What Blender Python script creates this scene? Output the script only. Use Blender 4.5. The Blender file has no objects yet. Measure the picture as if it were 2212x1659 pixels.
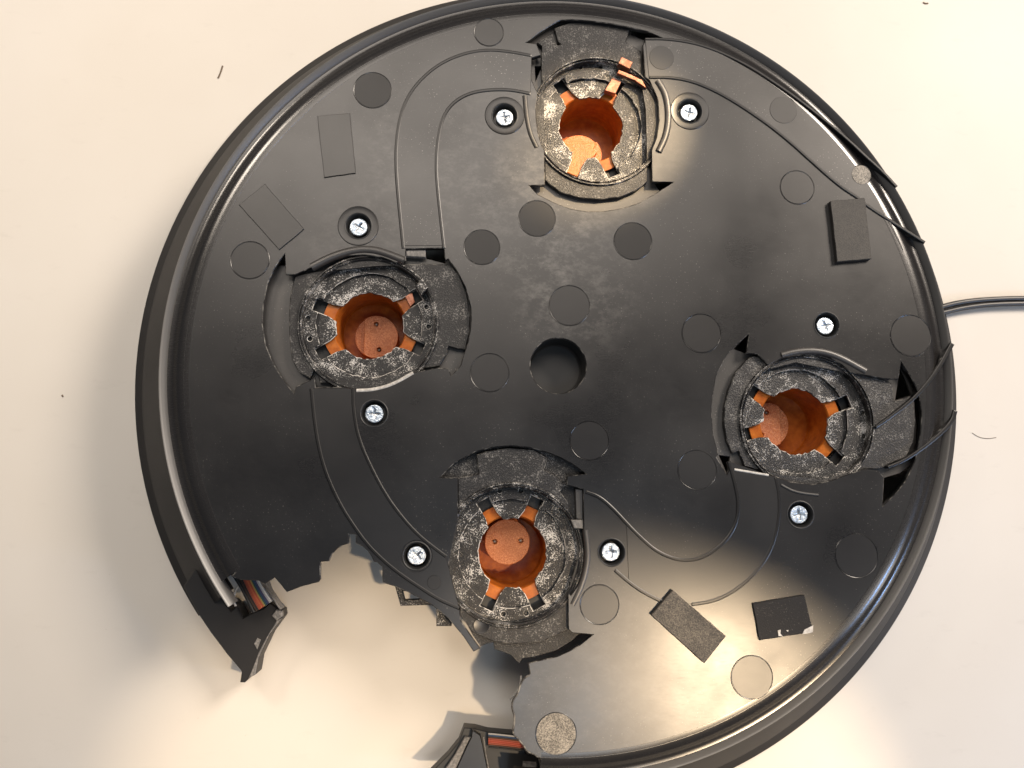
import bpy, bmesh, math, random
from mathutils import Vector, Matrix, Quaternion
from mathutils.geometry import delaunay_2d_cdt
random.seed(7)

# ------------------------------------------------------------------ camera
# The photograph was measured on a 2212 x 1659 copy.  1 u = 0.2 mm.
S = 0.0002
H = 0.040                      # height of the plate's upper face over the table
FPX, CX, CY = 1900.0, 1106.0, 829.5
NAD = (992.0, 1066.0)          # point straight under the lens
_n = Vector(((NAD[0]-CX)/FPX, -(NAD[1]-CY)/FPX, -1.0))
ZC = FPX*_n.length             # lens height over the plate, in u
ROT = _n.normalized().rotation_difference(Vector((0, 0, -1)))

def P(px, py, z=0.0):
    d = ROT @ Vector(((px-CX)/FPX, -(py-CY)/FPX, -1.0))
    k = (z-ZC)/d.z
    return Vector((d.x*k, d.y*k, z))

sc = bpy.context.scene
cam_d = bpy.data.cameras.new("camera")
cam = bpy.data.objects.new("camera", cam_d)
sc.collection.objects.link(cam)
cam.location = (0, 0, H+ZC*S)
cam.rotation_mode = 'QUATERNION'
cam.rotation_quaternion = ROT
cam_d.sensor_width = 36.0
cam_d.lens = 36.0*FPX/2212.0
cam_d.clip_start = 0.01
cam_d.clip_end = 50
sc.camera = cam

# ------------------------------------------------------------------ light
w = bpy.data.worlds.new("World"); sc.world = w; w.use_nodes = True
bg = w.node_tree.nodes["Background"]
bg.inputs[0].default_value = (0.86, 0.90, 1.0, 1); bg.inputs[1].default_value = 0.10
sc.view_settings.view_transform = 'Standard'
sc.view_settings.look = 'None'
sc.view_settings.exposure = 0
sc.view_settings.gamma = 1

def lamp(name, kind, loc, target, power, col, **kw):
    d = bpy.data.lights.new(name, kind); d.energy = power; d.color = col
    for k, v in kw.items(): setattr(d, k, v)
    o = bpy.data.objects.new(name, d); sc.collection.objects.link(o)
    o.location = loc
    o.rotation_mode = 'QUATERNION'
    o.rotation_quaternion = (Vector(target)-Vector(loc)).to_track_quat('-Z', 'Y')
    return o
# dim ceiling panel above the top of the picture (the grey sheen on the upper plate)
lamp("ceiling_panel", 'AREA', (-0.02, 0.61, 1.10), (0.0, 0.15, 0.0), 5.2, (1.0, 0.89, 0.78), shape='RECTANGLE', size=0.82, size_y=0.47)
# the room's main lamp, on the upper right
lamp("room_lamp", 'AREA', (0.95, 0.75, 0.84), (0.05, 0.05, 0.0), 21.0, (1.0, 0.87, 0.74), shape='RECTANGLE', size=0.40, size_y=0.40)
# added spot fill that brightens the upper left of the table
lamp("fill_upper_left", 'SPOT', (-0.75, 0.85, 0.95), (-0.17, 0.17, 0.0), 33.0, (1.0, 0.87, 0.73), spot_size=math.radians(27), spot_blend=1.0, shadow_soft_size=0.16)
# warm lamp on the right; its cone is cut to imitate a cast shadow's edge
lamp("warm_right_lamp", 'SPOT', (0.400, -0.265, 0.95), (0.052, -0.190, 0.04), 29.0, (1.0, 0.75, 0.48), spot_size=math.radians(19.2), spot_blend=0.02, shadow_soft_size=0.022)
# narrow warm beam, added to brighten only the top socket
lamp("socket_fill", 'SPOT', (0.650, 0.610, 1.04), (0.056, 0.157, 0.03), 135.0, (1.0, 0.74, 0.44), spot_size=math.radians(3.6), spot_blend=0.45, shadow_soft_size=0.01)
# pale daylight over the foot of the table
lamp("window_glow", 'AREA', (0.13, -0.31, 0.95), (0.05, -0.1, 0.0), 0.85, (0.74, 0.86, 1.0), shape='RECTANGLE', size=0.20, size_y=0.24)
# low strip light added on the right for highlights on the rim lip
lamp("lip_fill", 'AREA', (1.05, -0.42, 0.48), (0.0, 0.0, 0.0), 3.2, (1.0, 0.90, 0.78), shape='RECTANGLE', size=0.14, size_y=1.45)
# cool screen glow from the lower right
lamp("screen_glow", 'AREA', (0.60, -0.22, 0.30), (0.1, 0.0, 0.03), 0.55, (0.22, 0.48, 1.0), shape='RECTANGLE', size=0.07, size_y=0.07)

# ------------------------------------------------------------------ materials
def mat(name, base, rough=0.5, metal=0.0, spec=0.5):
    m = bpy.data.materials.new(name); m.use_nodes = True
    b = m.node_tree.nodes["Principled BSDF"]
    b.inputs["Base Color"].default_value = (*base, 1)
    b.inputs["Roughness"].default_value = rough
    b.inputs["Metallic"].default_value = metal
    b.inputs["Specular IOR Level"].default_value = spec
    return m, m.node_tree, b

def N(t, kind, **kw):
    n = t.nodes.new(kind)
    for k, v in kw.items(): setattr(n, k, v)
    return n

def noise(t, scale, detail=3, rough=0.55, vec=None, stretch=None):
    g = N(t, 'ShaderNodeNewGeometry')
    src = g.outputs["Position"]
    if stretch:
        mp = N(t, 'ShaderNodeMapping'); mp.inputs["Scale"].default_value = stretch[0]
        mp.inputs["Rotation"].default_value = (0, 0, stretch[1])
        t.links.new(src, mp.inputs[0]); src = mp.outputs[0]
    n = N(t, 'ShaderNodeTexNoise')
    n.inputs["Scale"].default_value = scale; n.inputs["Detail"].default_value = detail
    n.inputs["Roughness"].default_value = rough
    t.links.new(src, n.inputs["Vector"])
    return n.outputs["Fac"]

def ramp(t, fac, stops):
    r = N(t, 'ShaderNodeValToRGB')
    e = r.color_ramp.elements
    while len(e) < len(stops): e.new(0.5)
    for i, (p, c) in enumerate(stops):
        e[i].position = p
        e[i].color = (c, c, c, 1) if not hasattr(c, '__len__') else (*c, 1)
    t.links.new(fac, r.inputs[0])
    return r.outputs[0]

def mixc(t, fac, a, b, mode='MIX'):
    m = N(t, 'ShaderNodeMix', data_type='RGBA', blend_type=mode)
    for s, v in ((0, fac), (6, a), (7, b)):
        if hasattr(v, 'is_output'): t.links.new(v, m.inputs[s])
        elif s == 0: m.inputs[0].default_value = v
        else: m.inputs[s].default_value = (*v, 1)
    return m.outputs[2]

def bump(t, b, h, strength, dist):
    n = N(t, 'ShaderNodeBump'); n.inputs["Strength"].default_value = strength
    n.inputs["Distance"].default_value = dist
    t.links.new(h, n.inputs["Height"]); t.links.new(n.outputs[0], b.inputs["Normal"])

PALE_SPOTS = []  # mottled paler patches at fixed spots on the plate
def black_plastic(name, base=(0.0045, 0.0042, 0.0047), r0=0.24, r1=0.37, haze=0.05, dust=0.0, spec=0.9):
    m, t, b = mat(name, base, spec=spec)
    cloud = noise(t, 16, 6, 0.62)
    scr = noise(t, 260, 4, 0.6, stretch=((1, 9, 1), 0.5))
    fine = noise(t, 3200, 2, 0.5)
    c = mixc(t, ramp(t, cloud, [(0.40, 0), (0.80, haze)]), base, (0.30, 0.285, 0.265))
    c = mixc(t, ramp(t, scr, [(0.60, 0), (0.80, haze*0.8)]), c, (0.34, 0.32, 0.30))
    for (cx, cy, r, amt) in (PALE_SPOTS if name == 'black_plate_plastic' else []):
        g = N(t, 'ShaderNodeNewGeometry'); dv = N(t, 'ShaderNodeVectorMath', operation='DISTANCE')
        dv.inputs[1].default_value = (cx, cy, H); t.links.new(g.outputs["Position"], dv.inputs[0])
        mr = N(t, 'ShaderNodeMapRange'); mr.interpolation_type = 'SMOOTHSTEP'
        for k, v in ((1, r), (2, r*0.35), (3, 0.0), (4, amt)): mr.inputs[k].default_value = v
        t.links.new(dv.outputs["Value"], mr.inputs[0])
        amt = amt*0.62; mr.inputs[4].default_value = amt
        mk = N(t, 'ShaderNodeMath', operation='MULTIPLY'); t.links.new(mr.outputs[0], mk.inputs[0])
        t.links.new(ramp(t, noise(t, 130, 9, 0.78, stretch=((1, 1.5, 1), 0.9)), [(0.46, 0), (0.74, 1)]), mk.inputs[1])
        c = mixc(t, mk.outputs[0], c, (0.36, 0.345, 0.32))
    if dust:
        sp = noise(t, 1500, 1, 0.5)
        area = ramp(t, noise(t, 45, 3), [(0.42, 0), (0.62, dust)])
        k = N(t, 'ShaderNodeMath', operation='MULTIPLY')
        t.links.new(ramp(t, sp, [(0.70, 0), (0.76, 1)]), k.inputs[0]); t.links.new(area, k.inputs[1])
        c = mixc(t, k.outputs[0], c, (0.5, 0.48, 0.44))
    t.links.new(c, b.inputs["Base Color"])
    rg = mixc(t, ramp(t, noise(t, 340, 5, 0.6, stretch=((1, 14, 1), 0.25)), [(0.55, 0), (0.72, 0.35)]), ramp(t, noise(t, 22, 5), [(0.25, r0), (0.75, r1)]), (0.45, 0.45, 0.45))
    t.links.new(rg, b.inputs["Roughness"])
    bump(t, b, fine, 0.05, 0.0001)
    return m

def speckled(name, base, fleck, lo, hi, scale=1150, rough=0.42, strength=0.5, metal=0.0, patch=0.35):
    m, t, b = mat(name, base, rough, metal)
    n1 = noise(t, scale, 3, 0.7)
    n2 = noise(t, 130, 4, 0.65)
    # flecks come in patches
    a = N(t, 'ShaderNodeMath', operation='MULTIPLY_ADD'); a.inputs[1].default_value = patch; a.inputs[2].default_value = -patch*0.5
    t.links.new(n2, a.inputs[0])
    s = N(t, 'ShaderNodeMath', operation='ADD'); t.links.new(n1, s.inputs[0]); t.links.new(a.outputs[0], s.inputs[1])
    f = ramp(t, s.outputs[0], [(lo, 0), (hi, 1)])
    t.links.new(mixc(t, f, base, fleck), b.inputs["Base Color"])
    bump(t, b, n1, strength, 0.0006)
    return m

M = {}
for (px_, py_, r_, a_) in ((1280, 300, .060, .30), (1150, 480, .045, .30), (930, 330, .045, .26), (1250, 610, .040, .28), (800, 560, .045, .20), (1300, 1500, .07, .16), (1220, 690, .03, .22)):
    p_ = P(px_, py_); PALE_SPOTS.append((p_.x*S, p_.y*S, r_, a_))
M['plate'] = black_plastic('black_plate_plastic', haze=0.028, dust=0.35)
M['rim'] = black_plastic('black_rim_plastic', (0.013, 0.012, 0.012), 0.20, 0.28, 0.03)
M['darkmark'] = black_plastic('smooth_dark_mark', (0.005, 0.0047, 0.005), 0.33, 0.40, 0.02, spec=0.5)
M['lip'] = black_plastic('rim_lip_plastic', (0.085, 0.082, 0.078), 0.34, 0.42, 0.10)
M['shell'] = black_plastic('matt_black_shell', (0.008, 0.007, 0.0072), 0.5, 0.62, 0.015, spec=0.6)
M['mark'] = black_plastic('dull_mark_plastic', (0.006, 0.0056, 0.006), 0.31, 0.38, 0.03, spec=0.76)
M['brightmark'] = speckled('scuffed_mark_plastic', (0.05, 0.046, 0.04), (0.40, 0.36, 0.30), 0.36, 0.66, 1900, 0.5, 0.25)
M['grain'] = speckled('grained_insert_plastic', (0.013, 0.0125, 0.013), (0.24, 0.23, 0.215), 0.55, 0.78, 1500, 0.42, 0.45, patch=0.6)
M['speck'] = speckled('flecked_ring_plastic', (0.010, 0.0095, 0.010), (0.56, 0.54, 0.51), 0.59, 0.645, 1900, 0.30, 0.45, patch=0.8)  # pale flecks put the ring's sparkle, and some dust, into its colour
M['glint'] = speckled('pale_edge_glint', (0.05, 0.048, 0.045), (0.66, 0.63, 0.58), 0.44, 0.54, 420, 0.4, 0.3)  # light caught by the collar edges, painted as pale broken colour
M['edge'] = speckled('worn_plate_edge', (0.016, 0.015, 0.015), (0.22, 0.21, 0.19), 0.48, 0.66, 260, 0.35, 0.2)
M['dark'] = black_plastic('deep_black_plastic', (0.008, 0.008, 0.008), 0.5, 0.6, 0.0)
M['pad'] = speckled('rubber_pad', (0.050, 0.046, 0.041), (0.21, 0.185, 0.15), 0.42, 0.75, 1900, 0.8, 0.4)
M['flatpad'] = black_plastic('flat_pad', (0.008, 0.0076, 0.0076), 0.33, 0.42, 0.05)
M['pad_dull'] = speckled('dull_rubber_pad', (0.030, 0.028, 0.026), (0.075, 0.068, 0.058), 0.42, 0.75, 2300, 0.6, 0.2)
M['darkpad'] = speckled('worn_dark_pad', (0.012, 0.011, 0.011), (0.16, 0.15, 0.13), 0.60, 0.8, 1500, 0.8, 0.4)
M['pale'] = speckled('torn_pale_plastic', (0.42, 0.40, 0.37), (0.62, 0.60, 0.56), 0.4, 0.6, 700, 0.6, 0.2)
M['greyedge'] = speckled('worn_grey_plastic', (0.13, 0.125, 0.12), (0.30, 0.28, 0.26), 0.4, 0.7, 800, 0.5, 0.2)
m, t, b = mat('orange_plastic', (0.42, 0.075, 0.006), 0.30, spec=0.35)
c = mixc(t, ramp(t, noise(t, 300, 4), [(0.35, 0), (0.7, 1)]), (0.33, 0.078, 0.009), (0.50, 0.145, 0.018))
t.links.new(c, b.inputs["Base Color"])
g = N(t, 'ShaderNodeNewGeometry'); sx = N(t, 'ShaderNodeSeparateXYZ'); t.links.new(g.outputs["Position"], sx.inputs[0])
wv = N(t, 'ShaderNodeMath', operation='MULTIPLY'); wv.inputs[1].default_value = 2*math.pi/0.0011; t.links.new(sx.outputs[2], wv.inputs[0])
sn = N(t, 'ShaderNodeMath', operation='SINE'); t.links.new(wv.outputs[0], sn.inputs[0])
mx = N(t, 'ShaderNodeMath', operation='ADD'); t.links.new(sn.outputs[0], mx.inputs[0]); t.links.new(noise(t, 900, 3), mx.inputs[1])
bump(t, b, mx.outputs[0], 0.35, 0.00015)
M['orange'] = m
M['knob'] = speckled('orange_knob_plastic', (0.36, 0.105, 0.028), (0.54, 0.21, 0.08), 0.42, 0.68, 1400, 0.38, 0.5)
M['bright'] = speckled('lit_orange_plastic', (0.44, 0.105, 0.012), (0.60, 0.19, 0.035), 0.42, 0.7, 1500, 0.34, 0.35)  # brighter knob orange: the top socket's light put into the colour
M['copper'] = speckled('copper_contact', (0.30, 0.12, 0.075), (0.52, 0.27, 0.19), 0.4, 0.7, 400, 0.35, 0.1, 0.8)
M['zinc'] = speckled('zinc_plated_steel', (0.46, 0.55, 0.66), (0.78, 0.86, 0.95), 0.4, 0.6, 700, 0.34, 0.7, 1.0)
M['zincdark'] = speckled('zinc_recess', (0.50, 0.54, 0.58), (0.6, 0.62, 0.64), 0.4, 0.7, 700, 0.3, 0.4, 1.0)
M['cord'] = black_plastic('cord_jacket', (0.007, 0.006, 0.006), 0.4, 0.5, 0.02)
for k, c in dict(w_brown=(0.05, 0.028, 0.018), w_black=(0.012, 0.012, 0.012), w_red=(0.40, 0.07, 0.035), w_rust=(0.30, 0.07, 0.035), w_orange=(0.46, 0.13, 0.05),
                 w_yellow=(0.36, 0.27, 0.08), w_green=(0.03, 0.075, 0.065), w_blue=(0.025, 0.06, 0.13), w_violet=(0.07, 0.06, 0.12), w_grey=(0.42, 0.41, 0.40), w_white=(0.62, 0.60, 0.56)).items():
    M[k] = mat('wire_'+k[2:], c, 0.45)[0]

m, t, b = mat('painted_table_top', (0.70, 0.66, 0.60), 0.55, spec=0.3)
c = mixc(t, ramp(t, noise(t, 7, 4), [(0.35, 0), (0.7, 1)]), (0.70, 0.655, 0.59), (0.745, 0.705, 0.645))
sm = ramp(t, noise(t, 55, 6, 0.65, stretch=((1, 2.6, 1), 0.9)), [(0.60, 0), (0.80, 0.16)])
c = mixc(t, sm, c, (0.42, 0.38, 0.33))
sp = ramp(t, noise(t, 420, 2), [(0.77, 0), (0.80, 0.30)])
c = mixc(t, sp, c, (0.40, 0.35, 0.29))
t.links.new(c, b.inputs["Base Color"])
bump(t, b, noise(t, 900, 3), 0.06, 0.0003)
M['table'] = m

# ------------------------------------------------------------------ builders (all in u, world axes)
def finish(name, me, m, parent=None, smooth=False, label=None):
    me.transform(Matrix.Translation((0, 0, H)) @ Matrix.Scale(S, 4))
    me.name = name
    me.materials.clear(); me.materials.append(m)
    for p in me.polygons: p.use_smooth = smooth
    o = bpy.data.objects.new(name, me); sc.collection.objects.link(o)
    if parent is not None: put(o, parent)
    if label: o['label'] = label
    return o

def put(o, parent):
    o.parent = parent
    root = parent
    if parent.get('base_empty'):
        o.matrix_parent_inverse = Matrix.Translation(-parent.location)

def from_curve(cu):
    o = bpy.data.objects.new('tmp', cu); sc.collection.objects.link(o)
    dg = bpy.context.evaluated_depsgraph_get()
    me = bpy.data.meshes.new_from_object(o.evaluated_get(dg))
    bpy.data.objects.remove(o); bpy.data.curves.remove(cu)
    return me

def inset(L, d):
    """offset a closed loop towards its inside by d (negative: outwards)"""
    n = len(L)
    ar = sum(L[i][0]*L[(i+1) % n][1]-L[(i+1) % n][0]*L[i][1] for i in range(n))
    sg = 1 if ar > 0 else -1
    out = []
    for i in range(n):
        p0, p1, p2 = L[i-1], L[i], L[(i+1) % n]
        e1 = (p1[0]-p0[0], p1[1]-p0[1]); e2 = (p2[0]-p1[0], p2[1]-p1[1])
        l1 = math.hypot(*e1) or 1e-6; l2 = math.hypot(*e2) or 1e-6
        nx = -e1[1]/l1-e2[1]/l2; ny = e1[0]/l1+e2[0]/l2
        ln = math.hypot(nx, ny) or 1e-6
        nx /= ln; ny /= ln
        co = max(0.5, nx*-e1[1]/l1+ny*e1[0]/l1)
        out.append((p1[0]+sg*nx*d/co, p1[1]+sg*ny*d/co))
    return out

def even_odd(p, loops):
    x, y = p; c = False
    for L in loops:
        n = len(L); j = n-1
        for i in range(n):
            yi, yj = L[i][1], L[j][1]
            if (yi > y) != (yj > y) and x < (L[j][0]-L[i][0])*(y-yi)/(yj-yi)+L[i][0]: c = not c
            j = i
    return c

def slab(name, loops, ztop, thick, m, parent=None, bev=1.5, label=None, bres=1, edge=None):
    """flat shape with holes: loops of (x, y) in u, first is the outline; rounded upper edges"""
    zb = ztop-thick
    steps = []                      # (inset, z) from the upper face outwards and down
    for k in range(bres+1):
        t = math.pi/2*k/bres
        steps.append((bev*(1-math.sin(t)), ztop-bev*(1-math.cos(t))))
    steps.append((0, zb))
    sgn = [1]+[-1]*(len(loops)-1)
    V, Fc = [], []
    topL = [inset(L, sg*bev) for L, sg in zip(loops, sgn)]
    botL = loops
    for L, sg in zip(loops, sgn):
        b0 = len(V); n = len(L)
        for (d, z) in steps:
            V += [(x, y, z) for x, y in (inset(L, sg*d) if d else L)]
        for r in range(len(steps)-1):
            for i in range(n):
                j = (i+1) % n
                Fc.append((b0+r*n+i, b0+r*n+j, b0+(r+1)*n+j, b0+(r+1)*n+i))
    for (Ls, z) in ((topL, ztop), (botL, zb)):
        pts = [Vector(p) for L in Ls for p in L]; ed = []; o = 0
        for L in Ls:
            ed += [(o+i, o+(i+1) % len(L)) for i in range(len(L))]; o += len(L)
        vs, es, fs, *_ = delaunay_2d_cdt(pts, ed, [], 0, 1e-5)
        b0 = len(V)
        V += [(v.x, v.y, z) for v in vs]
        for f in fs:
            c = (sum(vs[i].x for i in f)/len(f), sum(vs[i].y for i in f)/len(f))
            if even_odd(c, Ls):
                Fc.append(tuple(b0+i for i in (f if z == ztop else reversed(f))))
    me = bpy.data.meshes.new('tmp'); me.from_pydata(V, [], Fc)
    bm = bmesh.new(); bm.from_mesh(me)
    bmesh.ops.remove_doubles(bm, verts=bm.verts, dist=1e-3)
    bmesh.ops.recalc_face_normals(bm, faces=bm.faces)
    bm.to_mesh(me); bm.free()
    o = finish(name, me, m, parent, False, label)
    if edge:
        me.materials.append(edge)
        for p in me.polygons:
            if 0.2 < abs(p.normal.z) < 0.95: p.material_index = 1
    return o

def wall(name, pts, hw, ztop, thick, m, parent, bev=2.0, label=None, taper=None):
    """a thin raised wall along a line of (x, y)"""
    n = len(pts); A, B = [], []
    for i, p in enumerate(pts):
        a, b = pts[max(0, i-1)], pts[min(n-1, i+1)]
        dx, dy = b[0]-a[0], b[1]-a[1]; l = math.hypot(dx, dy) or 1
        w_ = hw*(taper[0]+(taper[1]-taper[0])*i/(n-1) if taper else 1)
        A.append((p[0]-dy/l*w_, p[1]+dx/l*w_)); B.append((p[0]+dy/l*w_, p[1]-dx/l*w_))
    return slab(name, [A+B[::-1]], ztop, thick, m, parent, min(bev, hw*.7), label, 2)

def tube(name, pts, r, m, parent=None, flat=1.0, label=None, taper=None, res=3):
    cu = bpy.data.curves.new('tmp', 'CURVE'); cu.dimensions = '3D'
    cu.bevel_depth = r; cu.bevel_resolution = res; cu.use_fill_caps = True
    s = cu.splines.new('POLY'); s.points.add(len(pts)-1)
    for i, p in enumerate(pts):
        s.points[i].co = (*p, 1)
        if taper: s.points[i].radius = taper[i]
    me = from_curve(cu)
    if flat != 1.0:
        z0 = pts[0][2]
        for v in me.vertices: v.co.z = z0+(v.co.z-z0)*flat
    return finish(name, me, m, parent, True, label)

def lathe(name, c, prof, m, parent=None, a0=0.0, a1=2*math.pi, n=160, label=None, wob=0.0):
    full = abs(a1-a0-2*math.pi) < 1e-6
    cnt = n if full else n+1
    V, Fc = [], []
    for i in range(cnt):
        a = a0+(a1-a0)*i/n
        for (r, z) in prof:
            V.append((c[0]+r*math.cos(a), c[1]+r*math.sin(a), z))
    k = len(prof)
    for i in range(n):
        j = (i+1) % cnt
        for q in range(k-1):
            Fc.append((i*k+q, i*k+q+1, j*k+q+1, j*k+q))
    me = bpy.data.meshes.new('tmp'); me.from_pydata(V, [], Fc)
    bm = bmesh.new(); bm.from_mesh(me)
    bmesh.ops.remove_doubles(bm, verts=bm.verts, dist=1e-4)
    bmesh.ops.recalc_face_normals(bm, faces=bm.faces)
    bm.to_mesh(me); bm.free()
    o = finish(name, me, m, parent, True, label)
    me.set_sharp_from_angle(angle=math.radians(35))
    return o

def circ(c, r, n=48, a0=0.0, a1=None):
    if a1 is None: return [(c[0]+r*math.cos(2*math.pi*i/n), c[1]+r*math.sin(2*math.pi*i/n)) for i in range(n)]
    return [(c[0]+r*math.cos(a0+(a1-a0)*i/n), c[1]+r*math.sin(a0+(a1-a0)*i/n)) for i in range(n+1)]

def smoothed(pts, it=2):
    """Chaikin, open"""
    for _ in range(it):
        q = [pts[0]]
        for a, b in zip(pts[:-1], pts[1:]):
            q.append(tuple(a[i]*.75+b[i]*.25 for i in range(len(a))))
            q.append(tuple(a[i]*.25+b[i]*.75 for i in range(len(a))))
        q.append(pts[-1]); pts = q
    return pts

def ragged(pts, amp, step=6, closed=True):
    """break up a straight outline a little"""
    out = []
    for i, a in enumerate(pts if closed else pts[:-1]):
        b = pts[(i+1) % len(pts)]
        d = math.hypot(b[0]-a[0], b[1]-a[1]); k = max(1, int(d/step))
        for j in range(k):
            f = j/k; j_ = amp if j else amp*.5
            out.append((a[0]+(b[0]-a[0])*f+random.uniform(-j_, j_), a[1]+(b[1]-a[1])*f+random.uniform(-j_, j_)))
    return out

# views in which points were read off: (x offset, y offset, scale) to the 2212-wide copy
VW = dict(D=(0, 0, 1), T=(1042.4, 0, .29761), L=(521.2, 493.7, .26452), R=(1481.2, 685.8, .29759), B=(822.9, 932.6, .33069),
          BL=(274.3, 1042.4, .28105), BC=(822.9, 1206.9, .39683), UR=(1316.7, 0, .41336), UL=(274.3, 0, .41327),
          Z4=(603.5, 768.0, .36385), Z2=(1261.8, 960.1, .33065), R3=(1865.3, 493.7, .42963), Z5=(877.8, 1453.8, .14881), Z7=(384.0, 1152.1, .13226))
def q(v, pts, z=0.0):
    x0, y0, s = VW[v]
    out = [P(x0+x*s, y0+y*s, z) for x, y in pts]
    return [(p.x, p.y) for p in out]
def q3(v, pts, z=0.0):
    return [(x, y, z) for x, y in q(v, pts, z)]

# ------------------------------------------------------------------ table
CEN = (236.0, 278.5); R1, R2 = 884.0, 1001.0; ZT = -H/S
tb = slab('table_top', [[(-4000, -4000), (5000, -4000), (5000, 5000), (-4000, 5000)]], ZT, 100, M['table'], None, 2)
tb['kind'] = 'structure'

# ------------------------------------------------------------------ the broken base
base = bpy.data.objects.new('broken_base', None); sc.collection.objects.link(base)
base.location = (CEN[0]*S, CEN[1]*S, 0); base['base_empty'] = True
base['label'] = 'round black plastic base with four orange sockets and a broken edge'
base['category'] = 'appliance base'
def ang(px, py, z=0):
    p = P(px, py, z); return math.atan2(p.y-CEN[1], p.x-CEN[0])
def unwrap(a): return a if a > -math.pi*0.6 else a+2*math.pi
aR = ang(1168, 1652)                      # right end of the break (about -103 deg)
aL = ang(500, 1306) + 2*math.pi           # left end of the lip
aLc = ang(497, 1243) + 2*math.pi          # left end of the cove
aLs = ang(432, 1328, -190) + 2*math.pi
aRs = ang(1090, 1700, -190)
RF = R1-52                                # flat plate radius

# bottom socket opening and both torn edges belong to the outline of the plate
brk = q('BL', [(800, 722), (870, 748), (960, 752), (1005, 755), (1040, 775), (1062, 780), (1135, 730), (1228, 843), (1340, 800), (1472, 765), (1487, 745), (1486, 610), (1552, 605), (1575, 552), (1620, 505), (1660, 482), (1703, 470), (1705, 397), (1757, 397), (1758, 470), (1810, 490), (1850, 525), (1880, 570), (1897, 607)])
brk += q('Z4', [(580, 1228), (610, 1255), (612, 1348), (690, 1373)])
brk += q('B', [(200, 1060), (330, 1130), (440, 1220), (540, 1340), (605, 1437), (648, 1415), (580, 1320), (522, 1235), (515, 1165), (395, 1095), (425, 960), (450, 830), (475, 700), (503, 560), (503, 300), (385, 300), (480, 205), (620, 130), (740, 100), (850, 92), (970, 103), (1085, 135), (1170, 168), (1240, 205), (1340, 275), (1215, 290), (1215, 350), (1320, 375), (1325, 620), (1335, 760), (1330, 870), (1300, 985), (1240, 1070), (1222, 1050), (1225, 1290), (1250, 1315), (1385, 1325), (1300, 1392), (1230, 1432), (1150, 1468), (1000, 1502), (962, 1512), (975, 1575), (970, 1600)])
lobe = q('BC', [(815, 632), (795, 640), (768, 665), (745, 735), (716, 770), (714, 820), (730, 860), (722, 930), (718, 955), (750, 985), (780, 1020), (795, 1050), (850, 1072), (858, 1112)])
lobe = [lobe[0]]+ragged(smoothed(lobe, 1), 0.9, 5, False)[1:]
lobe = lobe[:max(i for i, p in enumerate(lobe) if math.hypot(p[0]-CEN[0], p[1]-CEN[1]) < RF)+1]
brk += lobe
arc = circ(CEN, RF, 220, aR, aLc)
outline = arc + brk

T_open = q('T', [(340, 1347), (400, 1410), (520, 1470), (640, 1515), (760, 1535), (880, 1533), (1020, 1510), (1140, 1470), (1260, 1400), (1385, 1322), (1230, 1320), (1226, 1090), (1262, 1000), (1282, 880), (1272, 720), (1212, 585), (1180, 560), (1162, 330), (1185, 290), (1300, 272), (1200, 215), (1070, 150), (940, 117), (800, 106), (660, 118), (560, 148), (480, 195), (400, 245), (315, 308), (392, 318), (425, 400), (345, 425), (347, 560), (402, 680), (388, 780), (390, 860), (402, 960), (430, 1060), (450, 1090), (452, 1343)])
L_open = q('L', [(355, 208), (285, 300), (215, 450), (182, 620), (172, 780), (200, 950), (260, 1100), (340, 1230), (430, 1345), (445, 1290), (560, 1240), (600, 1210), (607, 1297), (830, 1292), (935, 1312), (1100, 1300), (1250, 1255), (1410, 1175), (1600, 1137), (1690, 1140), (1715, 1200), (1790, 1120), (1822, 1010), (1850, 930), (1867, 850), (1878, 750), (1873, 640), (1830, 480), (1760, 340), (1690, 250), (1664, 262), (1655, 160), (1343, 168), (1345, 262), (1262, 278), (1150, 235), (1000, 215), (850, 225), (700, 270), (560, 325), (440, 378), (362, 372)])
R_open = q('R', [(460, 120), (380, 190), (300, 270), (220, 430), (187, 650), (200, 850), (238, 990), (225, 1015), (300, 1142), (322, 1090), (352, 1100), (600, 1142), (650, 1150), (760, 1192), (920, 1212), (1060, 1182), (1200, 1130), (1290, 1100), (1400, 1110), (1440, 1160), (1430, 1370), (1530, 1270), (1600, 1180), (1665, 1040), (1703, 850), (1715, 700), (1690, 545), (1640, 440), (1565, 325), (1545, 450), (1440, 445), (1200, 400), (1130, 340), (1030, 280), (900, 263), (760, 288), (690, 300), (600, 345), (520, 265), (440, 262)])

T_open = [p if math.hypot(p[0]-CEN[0], p[1]-CEN[1]) < RF-15 else (CEN[0]+(p[0]-CEN[0])*(RF-15)/math.hypot(p[0]-CEN[0], p[1]-CEN[1]), CEN[1]+(p[1]-CEN[1])*(RF-15)/math.hypot(p[0]-CEN[0], p[1]-CEN[1])) for p in T_open]

screws = [(1090, 250), (1490, 240), (774, 488), (808, 893), (900, 1201), (1321, 1193), (1729, 1112), (1786, 702)]
SC = [P(x, y, 0) for x, y in screws]
cen = P(1206, 790, 0)
holes = [T_open, L_open, R_open, circ(cen, 62, 64)] + [circ(p, 29, 40) for p in SC]
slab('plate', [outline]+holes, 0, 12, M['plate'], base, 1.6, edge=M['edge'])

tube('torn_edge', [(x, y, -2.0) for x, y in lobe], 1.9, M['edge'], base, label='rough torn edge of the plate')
# centre blind hole
lathe('centre_recess', (cen.x, cen.y), [(62.5, -3), (62, -12), (60, -70), (56, -74), (0, -74)], M['dark'], base, n=64)
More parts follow.
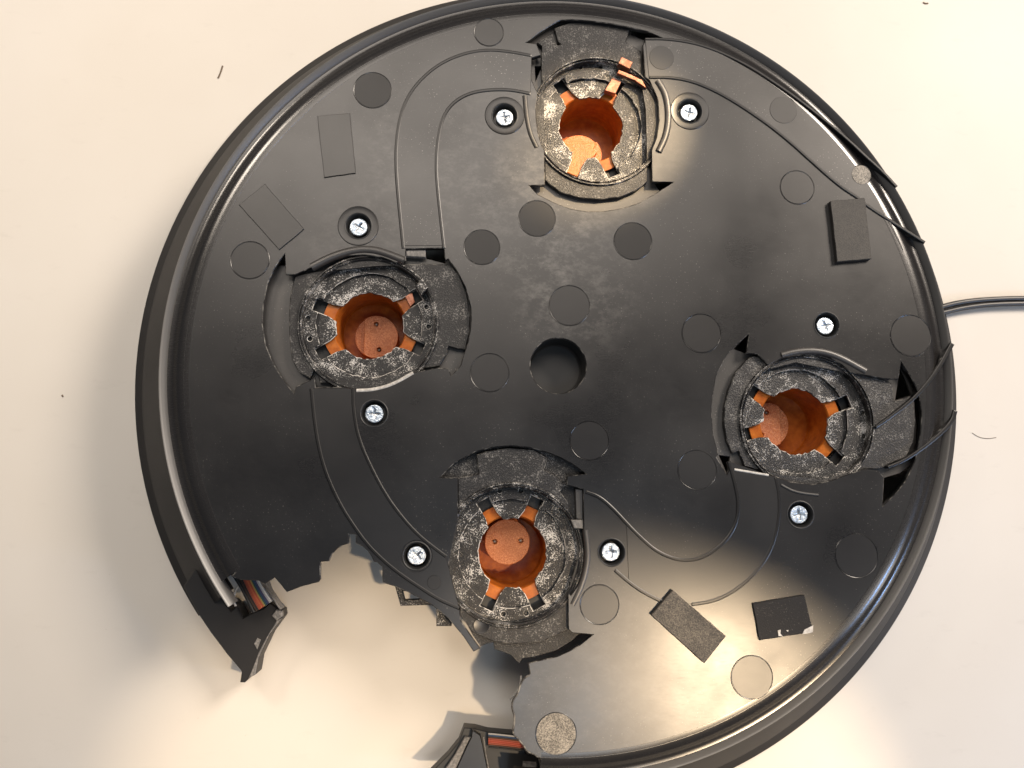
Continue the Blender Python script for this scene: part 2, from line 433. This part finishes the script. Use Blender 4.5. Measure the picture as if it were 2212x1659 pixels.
# rim: cove, lip and outer shell
lathe('rim_cove', CEN, [(RF-14, -2), (RF-12, .25), (RF-4, .2), (RF+4, -.8), (RF+11, -3.2), (RF+17, -7), (RF+22, -11), (RF+27, -13.6), (RF+33, -14.6), (RF+39, -14.2)], M['rim'], base, aR, aLc, 320)
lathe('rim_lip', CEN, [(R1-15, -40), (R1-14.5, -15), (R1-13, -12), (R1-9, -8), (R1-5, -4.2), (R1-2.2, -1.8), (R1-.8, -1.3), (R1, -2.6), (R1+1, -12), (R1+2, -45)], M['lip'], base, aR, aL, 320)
lathe('outer_shell', CEN, [(R1-9, -38), (R1+4, -44), (R1+20, -58), (R1+36, -112), (R1+64, -158), (R2-8, -186), (R2, -192), (R2, ZT+.5), (R2-8, ZT+.5), (R2-14, -190), (R1+80, -150), (R1-20, -45)], M['shell'], base, aRs, aLs, 320)

# ------------------------------------------------------------------ recess floors with through slots
def floor(c, r, cuts, name='recess_floor', outline=None, z=-26):
    L = [outline if outline else circ(c, r, 96), circ(c, 150, 72)] + cuts
    return slab(name, L, z, 8, M['floor'], base, 1)
M['floor'] = black_plastic('recess_plastic', (0.024, 0.022, 0.021), 0.36, 0.5, 0.16, 0.6)
cT = P(*[VW['T'][0]+835*VW['T'][2], 880*VW['T'][2]], -10)
cL = P(VW['L'][0]+1038*VW['L'][2], VW['L'][1]+782*VW['L'][2], -10)
cR = P(VW['R'][0]+880*VW['R'][2], VW['R'][1]+757*VW['R'][2], -10)
cB = P(VW['B'][0]+857*VW['B'][2], VW['B'][1]+803*VW['B'][2], -10)
floor(cT, 262, [q('T', [(1245, 1325), (1385, 1322), (1285, 1385)], -26), q('T', [(1075, 200), (1180, 225), (1300, 275), (1190, 300), (1080, 250)], -26), q('T', [(380, 480), (430, 480), (385, 590)], -26)])
floor(cL, 250, [q('L', [(360, 205), (280, 300), (362, 300)], -26), q('L', [(1512, 172), (1660, 168), (1668, 285), (1512, 245)], -26)])
floor(cR, 262, [q('R', [(460, 120), (440, 262), (352, 228)], -26), q('R', [(1565, 325), (1545, 450), (1522, 600), (1690, 545), (1640, 440)], -26), q('R', [(1430, 1375), (1442, 1165), (1560, 1130), (1668, 1040), (1600, 1180)], -26), q('R', [(240, 1000), (320, 1010), (305, 1145)], -26)])
floB = q('B', [(515, 1170), (600, 1330), (650, 1400), (690, 1385), (735, 1375), (742, 1420), (800, 1440), (850, 1460), (885, 1500), (905, 1511), (925, 1482), (1000, 1475), (1150, 1428), (1250, 1365), (1330, 1290), (1420, 1150), (1470, 950), (1470, 700), (1420, 450), (1330, 250), (1200, 110), (1050, 40), (850, 10), (650, 40), (480, 120), (360, 250), (340, 500), (350, 800), (390, 1080)], -24)
slab('recess_floor', [floB, circ(cB, 150, 72)], -24, 8, M['grain'], base, 1)

# ------------------------------------------------------------------ sockets
def xhole(c, r, slots, rt, hw, jag=1.2, flare=1.0):
    """opening: a circle with four radial slots"""
    out = []
    th = sorted([a % (2*math.pi) for a in slots])
    for i, a in enumerate(th):
        nxt = th[(i+1) % 4] + (2*math.pi if i == 3 else 0)
        d = math.asin(hw*flare/r); rm = r+(rt-r)*.3
        ca, sa = math.cos(a), math.sin(a)
        for (u, v) in ((rm, -hw), (rt, -hw), (rt, hw), (rm, hw)):
            out.append((c[0]+u*ca-v*sa, c[1]+u*sa+v*ca))
        b0, b1 = a+d, nxt-d
        k = max(4, int((b1-b0)/0.10))
        for j in range(k+1):
            t = b0+(b1-b0)*j/k
            rr = r+random.uniform(-jag, jag)*(0 < j < k)
            out.append((c[0]+rr*math.cos(t), c[1]+rr*math.sin(t)))
    return out

def socket(view, flange, ringc, hc, slotpts, knobc, knobr, pins, chord, pinholes, kz=-112, km=None):
    km = km or M['knob']
    f = q(view, flange, -11)
    rc = (ringc.x, ringc.y)
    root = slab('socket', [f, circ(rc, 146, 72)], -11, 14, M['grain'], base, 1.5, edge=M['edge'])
    lathe('socket_ring', rc, [(157, -22), (156, -9), (154, -5), (151.5, -5), (150.5, -10), (148.6, -10), (147.6, -6), (145.6, -7.5), (144.5, -24), (143, -60)], M['speck'], root, n=96)
    h = q(view, [hc], -36)[0]
    sl = [q(view, [(hc[0]+x, hc[1]+y)], -36)[0] for x, y in slotpts]
    an = [math.atan2(y-h[1], x-h[0]) for x, y in sl]
    off = math.hypot(h[0]-rc[0], h[1]-rc[1])
    ph = [circ(q(view, [p], -26)[0], 5.5, 14) for p in pinholes]
    ph = [c for c in ph if True]
    slab('stepped_collar', [circ(rc, 145, 72), xhole(h, 117, an, 131, 15.5, 1.5)] + ph, -26, 7, M['speck'], root, 1.2, edge=M['glint'])
    slab('toothed_collar', [circ(rc, 143, 72), xhole(h, 75, an, 134, 14.0, 2.0, 1.35)], -35, 7, M['speck'], root, 1.4, edge=M['glint'])
    lathe('collar_bed', rc, [(143.5, -56), (104, -57), (104, -52)], M['dark'], root, n=48)
    cup = lathe('cup', h, [(108, -47), (107, -44), (82, -44), (79.5, -47), (78.5, -60), (77, -150), (73, -156), (0, -156)], M['orange'], root, n=72)
    k = q(view, [knobc], kz)[0]
    kr = knobr
    pc = [q(view, [p], kz)[0] for p in pins]
    if chord is not None:
        a = chord[0]; half = math.acos(chord[1])
        top = circ(k, kr, 44, a+half, a+2*math.pi-half)
        kn = slab('knob', [top]+[circ(p, 5.6, 16) for p in pc], kz, 14, km, root, 0.8)
        slab('knob_step', [circ(k, kr, 48)], kz-9, 30, km, root, 0.8)
    else:
        kn = slab('knob', [circ(k, kr, 56)]+[circ(p, 6.2, 16) for p in pc], kz, 14, M['knob'], root, 1.2)
        slab('knob_step', [circ(k, kr-1, 48)], kz-9, 30, km, root, 0.8)
    for p in pc:
        lathe('knob_pin', p, [(2.6, kz-10), (2.6, kz-4), (1.5, kz-2.5), (0, kz-2.2)], M['greyedge'], root, n=12)
    return root

UP = math.pi/2
sT = socket('T', [(455, 1310), (560, 1392), (700, 1435), (840, 1447), (1000, 1430), (1120, 1380), (1195, 1320), (1198, 1080), (1190, 800), (1152, 560), (1150, 370), (1040, 300), (1060, 240), (1065, 190), (950, 158), (800, 146), (640, 162), (522, 205), (545, 300), (568, 322), (540, 328), (505, 242), (395, 310), (430, 335), (425, 500), (440, 700), (448, 1100)],
            cT, (786, 925), [(-176, -235), (144, -235), (-126, 325), (144, 315)], (705, 1125), 53, [(785, 1145)], (UP, .62), [(712, 487), (858, 482)], -78, M['bright'])
sL = socket('L', [(440, 388), (600, 352), (800, 330), (1100, 300), (1350, 292), (1660, 292), (1705, 302), (1780, 380), (1838, 530), (1866, 700), (1862, 850), (1830, 987), (1760, 980), (1692, 962), (1680, 1020), (1620, 1122), (1500, 1135), (1300, 1190), (1000, 1260), (640, 1260), (620, 1110), (560, 1222), (470, 1170), (415, 1070), (393, 900), (390, 700), (400, 540)],
            cL, (1050, 795), [(-330, -130), (-330, 185), (330, -205), (360, 165)], (1103, 885), 50, [(1103, 782), (1125, 990)], (math.pi, .56), [(545, 730), (560, 900), (1512, 640), (1530, 800)])
sR = socket('R', [(480, 283), (560, 280), (620, 365), (800, 320), (1210, 405), (1440, 452), (1500, 480), (1512, 610), (1660, 560), (1668, 750), (1655, 900), (1600, 1010), (1400, 1100), (1290, 1100), (1000, 1180), (700, 1150), (430, 1080), (385, 970), (340, 987), (300, 900), (278, 780), (282, 650), (312, 520), (362, 400), (440, 308)],
            cR, (800, 755), [(-310, -215), (-370, 95), (300, -115), (255, 235)], (600, 780), 52, [(588, 690), (550, 850)], (0.0, .55), [(1285, 690), (1295, 860)])
sB = socket('B', [(505, 560), (503, 302), (640, 277), (625, 150), (700, 125), (850, 105), (1000, 120), (1085, 165), (1085, 190), (1066, 250), (1150, 290), (1205, 350), (1170, 390), (1220, 460), (1250, 560), (1300, 800), (1222, 1060), (1228, 1285), (1150, 1325), (1050, 1370), (880, 1387), (740, 1372), (600, 1312), (520, 1205), (515, 1150), (460, 1060), (470, 800)],
            cB, (857, 790), [(-152, -270), (133, -290), (-122, 260), (128, 260)], (825, 720), 51, [(742, 718), (912, 712)], None, [(800, 1192), (950, 1187), (775, 385), (915, 385)], -100)

slab('knob_arm', [q('T', [(585, 1045), (826, 1036), (806, 1080), (832, 1108), (800, 1140), (762, 1165), (728, 1215), (690, 1285), (602, 1245), (640, 1150), (606, 1100)], -41)], -41, 36, M['bright'], sT, 1.2, 'bright orange tab running to the lower left')
# copper clip on the top socket, dark clip on the left one
def clip(view, quad, z0, z1, m, parent, label=None):
    return slab('contact_clip', [q(view, quad, z1)], z1, z1-z0, m, parent, 1.2, label)
clip('T', [(1010, 410), (1092, 450), (1068, 500), (985, 458)], -14, 6, M['copper'], sT, 'bent copper contact clip')
clip('T', [(990, 505), (1080, 540), (1160, 580), (1190, 640), (1100, 580), (975, 530)], -12, -3, M['copper'], sT)
clip('T', [(945, 560), (1010, 590), (965, 680), (885, 655)], -38, -20, M['copper'], sT)
clip('L', [(1420, 470), (1480, 400), (1525, 480), (1468, 545)], -14, 4, M['speck'], sL)
clip('L', [(1330, 545), (1395, 515), (1420, 600), (1380, 640)], -45, -36, M['copper'], sL)

# raised guard arcs round the sockets
def arcrib(view, pts, r, m, parent, z=0, name='guard_arc', label=None, flat=1.0):
    return tube(name, smoothed(q3(view, pts, z), 3), r, m, parent, flat, label)
arcrib('T', [(1268, 590), (1330, 690), (1350, 850), (1330, 990), (1275, 1105)], 9, M['floor'], base, -3)
arcrib('T', [(305, 700), (318, 850), (345, 980), (392, 1075)], 7, M['dark'], base, -4)
arcrib('L', [(575, 318), (720, 240), (870, 190), (1000, 170), (1130, 185), (1330, 262)], 10, M['floor'], base, -5)
arcrib('L', [(942, 1325), (1080, 1320), (1240, 1275), (1405, 1180)], 4.5, M['pale'], base, -3, label='pale torn edge arc')
arcrib('R', [(690, 275), (800, 245), (950, 240), (1100, 280), (1300, 392)], 9, M['floor'], base, -5)
arcrib('R', [(690, 1215), (790, 1270), (960, 1290)], 4, M['dark'], base, -2)
arcrib('B', [(1335, 640), (1352, 780), (1345, 880), (1310, 1010), (1250, 1130)], 7, M['floor'], base, -3)
arcrib('B', [(500, 535), (470, 600), (430, 700), (410, 800)], 6, M['floor'], base, -6)
slab('latch_block', [q('L', [(1345, 172), (1505, 172), (1505, 235), (1345, 225)], -6)], -6, 14, M['greyedge'], base, 1.5)
slab('latch_block', [q('B', [(1268, 370), (1318, 378), (1320, 575), (1275, 570)], -8)], -8, 14, M['floor'], base, 1.5)
slab('latch_block', [q('B', [(1240, 575), (1322, 575), (1322, 635), (1262, 632)], -4)], -4, 12, M['greyedge'], base, 1.5)
tube('latch_edge', q3('R', [(352, 1104), (480, 1125), (600, 1146)], 0), 3.0, M['pale'], base, label='pale chipped edge')

# ------------------------------------------------------------------ cable channel ribs
M['rib'] = black_plastic('rib_plastic', (0.005, 0.0048, 0.005), 0.30, 0.38, 0.02, spec=0.6)
def rib(view, pts, hw=4.2, z=1.8, thick=10, taper=None):
    return wall('channel_rib', smoothed(q(view, pts, 0), 3), hw, z, thick, M['rib'], base, 2.2, None, taper)
def clamp(L, r):
    return [p if math.hypot(p[0]-CEN[0], p[1]-CEN[1]) <= r else (CEN[0]+(p[0]-CEN[0])*r/math.hypot(p[0]-CEN[0], p[1]-CEN[1]), CEN[1]+(p[1]-CEN[1])*r/math.hypot(p[0]-CEN[0], p[1]-CEN[1])) for p in L]
def bed(view, a, b, holes=(), m='bed'):
    """the shallow moulded floor of a cable channel, between its two ribs"""
    L = clamp(smoothed(q(view, a), 2)+smoothed(q(view, b), 2)[::-1], RF-2)
    return slab('channel_bed', [L]+[circ(SC[i], 33, 32) for i in holes], 0.9, 1.2, M[m], base, 0.9)
M['beddark'] = black_plastic('channel_bed_clean', (0.0055, 0.0052, 0.0056), 0.27, 0.38, 0.03)
M['bed'] = black_plastic('channel_bed_plastic', (0.0075, 0.007, 0.0075), 0.28, 0.38, 0.11, 0.6)
CH0 = [(2115, 292), (2000, 270), (1880, 260), (1760, 280), (1640, 330), (1540, 410), (1470, 500), (1430, 600), (1410, 720), (1405, 850), (1415, 1000), (1430, 1150), (1445, 1300)]
CH1 = [(2110, 490), (2000, 468), (1880, 470), (1780, 490), (1700, 540), (1650, 610), (1625, 720), (1615, 850), (1620, 960), (1640, 1150), (1657, 1300)]
CH2 = [(185, 205), (300, 205), (420, 222), (520, 250), (640, 300), (760, 365), (880, 445), (1000, 530), (1120, 625), (1240, 725), (1340, 820), (1430, 900), (1500, 978)]
CH3 = [(205, 405), (320, 405), (430, 425), (540, 470), (640, 525), (740, 590), (840, 660), (940, 740), (1040, 830), (1140, 920), (1220, 985), (1300, 1035), (1345, 1075), (1430, 1130), (1540, 1200), (1647, 1268)]
CH4 = [(190, 195), (205, 350), (225, 500), (260, 650), (310, 780), (370, 900), (440, 1010), (520, 1120), (620, 1220), (720, 1300), (840, 1380), (950, 1450), (1068, 1500)]
CH5 = [(437, 195), (440, 330), (470, 500), (560, 700), (650, 860), (760, 1000), (850, 1090), (990, 1195)]
CH6 = [(945, 110), (985, 250), (1010, 380), (1000, 500), (950, 600), (860, 690), (760, 745), (660, 760), (560, 740), (460, 690), (370, 610), (290, 530), (200, 430), (100, 340), (10, 310)]
CH7 = [(1250, 215), (1275, 330), (1275, 480), (1240, 640), (1180, 760), (1080, 880), (960, 970), (840, 1025), (700, 1045)]
CH8 = [(518, 1030), (420, 985), (310, 915), (200, 820)]
CH9 = [(60, 1000), (160, 930), (270, 840), (370, 715), (446, 578)]
CH10 = [(120, 1200), (200, 1170), (290, 1110), (390, 1030), (448, 965), (460, 915)]
bed('UL', CH0[:-1]+[(1443, 1285)], CH1[:-1]+[(1654, 1285)]); bed('UR', CH2, CH3)
bed('Z4', CH4, CH5, [4], 'beddark')
bed('Z2', CH6[:-3]+[(275, 515)], CH7+[(600, 1042)]+CH8[:-1]+[(290, 898)], (), 'beddark')
rib('UL', CH0)
rib('UL', CH1)
rib('UR', CH2, 3.6, 2.6, 20)
rib('UR', CH3, 3.6, 2.6, 20)
rib('Z4', CH4)
rib('Z4', CH5)
rib('Z2', CH6)
rib('Z2', CH7)
rib('Z2', CH8)
rib('R3', CH9, 5.5, 3.0, 20, (0.55, 1.0))
rib('R3', CH10, 5.5, 3.0, 20, (0.55, 1.0))

# ------------------------------------------------------------------ round marks
marks = [(1056, 70, 30, 0), (805, 195, 39, 0), (1160, 472, 38, 0), (1041, 534, 37, 0), (1367, 521, 39, 0), (1230, 660, 42, 0), (1058, 805, 40, 0), (1515, 720, 40, 0), (1692, 238, 29, 0), (1429, 125, 26, 0), (1860, 378, 20, 1), (1722, 405, 35, 0), (1967, 725, 42, 0), (1850, 1200, 44, 0), (1624, 1463, 43, 0), (1295, 1306, 40, 0), (1201, 1585, 42, 1), (540, 562, 40, 0), (938, 1258, 15, 0), (1506, 1015, 40, 0), (1273, 952, 40, 0)]
disc_me = None
for i, (x, y, r, bright) in enumerate(marks):
    c = P(x, y, 0); rr = r*1.02*(P(x+50, y).x-P(x-50, y).x)/100
    hz = (1.6 if i in (8, 9, 10, 18) else 1.0) if bright or i in (8, 9, 18) else 0.55
    slab('round_mark', [circ((c.x, c.y), rr, 44)], hz, hz+.5, M['brightmark'] if bright else M['darkmark'] if i in (1, 2, 3, 4) else M['mark'], base, 0.5, 'pale scuffed round mark' if bright else None)
    lathe('mark_edge', (c.x, c.y), [(rr+2.2, .03), (rr+1.3, .7), (rr+.4, .2)], M['plate'], base, n=44)
bp = q('B', [(655, 1265)], -11)[0]
lathe('round_mark', bp, [(17.5, -11), (16.5, -10), (15, -10.6), (0, -10.6)], M['mark'], base, n=32)

# ------------------------------------------------------------------ screws in their wells
def well_and_screw():
    well = lathe('screw_well', (0, 0), [(31, .6), (29.6, 1.2), (28.2, 0.2), (26.5, -9), (24, -15), (23, -40), (0, -40)], M['dark'], base, n=40)
    cross = []
    a, bb = 2.4, 11.5
    for k in range(4):
        t = k*math.pi/2
        for (x, y) in ((a, -a), (bb, -a*.7), (bb, a*.7)):
            cross.append((x*math.cos(t)-y*math.sin(t), x*math.sin(t)+y*math.cos(t)))
    head = slab('screw', [circ((0, 0), 20, 40), cross], -8, 10, M['zinc'], base, 2.2, bres=3)
    rec = lathe('cross_recess', (0, 0), [(14, -9.5), (8, -10.5), (3, -13), (0, -14)], M['zincdark'], None, n=16)
    put(rec, head)
    return well, head, rec
W, Hd, Rc = well_and_screw()
for o in (W, Hd):                        # place prototypes at the first screw; meshes stay local
    o.data.transform(Matrix.Translation((0, 0, -H)))
Rc.data.transform(Matrix.Translation((0, 0, -H)))
first = True
for i, p in enumerate(SC):
    loc = Vector((p.x*S, p.y*S, H))
    if first: a, bq, cq = W, Hd, Rc
    else:
        a, bq, cq = W.copy(), Hd.copy(), Rc.copy()
        for o in (a, bq, cq): sc.collection.objects.link(o)
        cq.parent = bq
    first = False
    a.location = loc; bq.location = loc
    bq.rotation_euler = (random.uniform(-.05, .05), random.uniform(-.05, .05), random.uniform(0, 1.5))
# dished collar round the three wells that have one
for i in (0, 1, 2):
    p = SC[i]
    lathe('well_collar', (p.x, p.y), [(45.5, 0.1), (44, 1.4), (42, 1.0), (38, 0.5), (32, 0.4)], M['mark'], base, n=48)

# ------------------------------------------------------------------ pads
def pad(quadview, quad, h, m, label=None):
    return slab('pad', [ragged(q(quadview, quad, h), .5, 14)], h, h+1.0, m, base, 1.0, label)
pad('UL', [(995, 606), (1165, 590), (1195, 905), (1030, 928)], 3, M['flatpad'], 'flat black pad')
pad('UL', [(585, 1070), (720, 960), (925, 1197), (795, 1305)], 3, M['flatpad'], 'flat black pad')
pad('UR', [(1155, 1050), (1335, 1033), (1370, 1352), (1190, 1367)], 12, M['pad_dull'], 'thick grey rubber pad')
pad('Z2', [(440, 1115), (580, 952), (928, 1253), (785, 1430)], 12, M['pad'], 'thick grey rubber pad')
p5 = pad('Z2', [(1102, 1040), (1440, 985), (1497, 1225), (1146, 1280)], 6, M['darkpad'], 'worn black pad with pale torn corner')
for poly in ([(1425, 1240), (1440, 1210), (1470, 1195), (1497, 1182), (1495, 1226), (1460, 1235)], [(1265, 1215), (1285, 1210), (1282, 1235), (1300, 1255), (1270, 1252)], [(1320, 1215), (1335, 1212), (1332, 1225)]):
    put(slab('torn_fleck', [q('Z2', poly, 7)], 7.2, 1.2, M['pale'], None, .3), p5)

# ------------------------------------------------------------------ broken parts under the plate
slab('bracket', [q('B', [(90, 1005), (128, 1138), (335, 1132), (420, 1190), (420, 1080), (250, 985)], -40), q('B', [(140, 1040), (155, 1100), (285, 1095), (225, 1055)], -40)], -40, 26, M['speck'], base, 1.5)
slab('bracket', [q('B', [(360, 1150), (362, 1270), (460, 1270), (468, 1225), (440, 1180)], -48)], -48, 24, M['speck'], base, 1.5)
# the shell's left end
zl = -120
slab('shell_end', [q('BL', [(430, 800), (540, 1000), (640, 1150), (760, 1310), (870, 1440), (880, 1462), (868, 1537), (905, 1538), (935, 1505), (990, 1475), (1012, 1350), (1100, 1165), (1195, 1035), (1190, 985), (1150, 960), (1100, 918), (1050, 965), (1000, 985), (940, 1010), (892, 1040), (842, 942), (800, 985), (700, 850), (560, 600)], zl)], zl, 60, M['shell'], base, 3, 'pointed broken end of the outer shell')
slab('broken_edge', [q('BL', [(932, 1505), (985, 1478), (1008, 1350), (1095, 1165), (1190, 1040), (1150, 1062), (1070, 1195), (1010, 1310), (965, 1430)], zl+2)], zl+3, 20, M['greyedge'], base, 1.5, 'grey broken edge strip')
slab('broken_edge', [q('BL', [(1112, 1022), (1148, 975), (1188, 990), (1192, 1030), (1150, 1062)], zl+4)], zl+5, 20, M['greyedge'], base, 1.5)
slab('broken_edge', [q('BL', [(975, 1240), (1000, 1195), (1028, 1210), (1000, 1285)], zl+3)], zl+3, 6, M['greyedge'], base, 1)
tube('edge_sliver', smoothed(q3('Z7', [(998, 852), (940, 930), (908, 1050), (920, 1130), (948, 1190)], -70), 2), 2.6, M['pale'], base, label='thin pale curved sliver')
slab('inner_wall', [q('Z7', [(1440, 810), (1490, 940), (1690, 1240), (1660, 1250), (1460, 960), (1330, 800)], -110)], -110, 40, M['greyedge'], base, 1.5)
# the shell's right end, at the foot of the picture
slab('shell_end', [q('Z5', [(838, 790), (1000, 805), (1190, 855), (1545, 888), (1620, 960), (1690, 1100), (1750, 1180), (1910, 1215), (1960, 1500), (300, 1500), (600, 1200), (760, 1000)], -110)], -110, 40, M['dark'], base, 2, 'broken end of the outer shell with wires')
slab('broken_edge', [q('Z5', [(850, 930), (935, 940), (880, 1040), (720, 1400), (560, 1400), (700, 1200)], -100)], -100, 20, M['greyedge'], base, 1.5)
slab('inner_panel', [q('Z5', [(960, 830), (1075, 905), (1110, 1050), (1190, 1450), (700, 1450), (870, 1080), (945, 930)], -96)], -96, 20, M['mark'], base, 1.5)
tube('edge_sliver', q3('Z5', [(1120, 930), (1150, 1150), (1205, 1450)], -92), 1.6, M['greyedge'], base)
tube('edge_sliver', smoothed(q3('Z5', [(1665, 40), (1660, 150), (1630, 240), (1560, 320), (1500, 385)], -20), 2), 1.8, M['pale'], base, label='thin pale curved sliver')
slab('edge_block', [q('Z5', [(1700, 1315), (1890, 1330), (1895, 1450), (1690, 1450)], -60)], -60, 20, M['greyedge'], base, 1.5)

# ribbon cable, seen in both breaks
def wire(view, pts, z, m, parent, r=1.9):
    return tube('wire', [(x, y, zz) for (x, y), zz in zip(q(view, pts, z), [z]*len(pts))], r, m, parent)
rb = wire('Z7', [(880, 640), (940, 720), (1040, 880), (1140, 1080), (1245, 1290)], -66, M['w_black'], None, 4.0)
rb.name = 'ribbon_cable'; put(rb, base); rb['label'] = 'striped ribbon cable crossing the left break'
cols = ['w_black', 'w_brown', 'w_black', 'w_rust', 'w_red', 'w_orange', 'w_red', 'w_yellow', 'w_green', 'w_blue', 'w_violet', 'w_grey', 'w_white']
for i, cname in enumerate(cols):
    f = i/(len(cols)-1)
    xa, ya = 960+f*330, 660+f*60
    xb, yb = 1270+f*260, 1285-f*170
    sag = 14
    mx, my = (xa+xb)/2-sag, (ya+yb)/2+sag*.5
    wire('Z7', smoothed([(xa, ya), (mx, my), (xb, yb)], 2), -68+2*math.sin(f*3.1), M[cname], rb, 1.9)
rb2 = wire('Z5', [(1200, 985), (1450, 1040), (1720, 1090)], -99, M['w_red'], None, 2.2)
rb2.name = 'ribbon_cable'; put(rb2, base); rb2['label'] = 'striped ribbon cable in the lower break'
for i, cname in enumerate(['w_grey', 'w_blue', 'w_brown', 'w_rust', 'w_red', 'w_red', 'w_rust', 'w_brown', 'w_black']):
    y = 880+i*24
    wire('Z5', smoothed([(1190, y), (1420, y+22), (1730, y+60)], 1), -98+1.5*math.sin(i*.4), M[cname], rb2, 1.9)
for x in (1750,):
    pass

# ------------------------------------------------------------------ power cord
z = ZT+14
cord = bpy.data.objects.new('power_cord', None); sc.collection.objects.link(cord)
cp = P(2130, 655, ZT); cord.location = (cp.x*S, cp.y*S, 0); cord['base_empty'] = True
cord['label'] = 'black twin power cord leaving the right edge of the base'; cord['category'] = 'power cord'
for dy in (-5.5, 5.5):
    pts = [(1960, 700+dy), (2000, 680+dy), (2045, 666+dy*1.25), (2090, 657+dy*1.15), (2140, 652+dy), (2200, 650+dy), (2300, 650+dy)]
    tube('cord_strand', smoothed([(*q('D', [p], z)[0], z) for p in pts], 3), 6.6, M['cord'], cord)

# ------------------------------------------------------------------ specks on the table
def speck(name, label, cat, pts, r, m, taper):
    o = tube(name, smoothed(q3('D', pts, ZT+.8), 2), r, m, None, 0.5, label)
    o['category'] = cat
M['debris'] = mat('dark_debris', (0.16, 0.12, 0.085), 0.8)[0]
speck('splinter', 'thin dark splinter lying on the table at the upper left', 'splinter', [(471, 169), (476, 158), (481, 142)], 2.0, M['debris'], None)
speck('crumb', 'small brown crumb on the table at the top right edge', 'crumb', [(1994, 5), (1999, 8), (2005, 7)], 2.2, M['debris'], None)
speck('crumb', 'tiny dark crumb on the table left of the base', 'crumb', [(134, 853), (136, 857)], 1.8, M['debris'], None)
speck('hair', 'fine curved hair on the table right of the base', 'hair', [(2100, 935), (2115, 945), (2135, 948), (2152, 945)], 0.7, M['debris'], None)
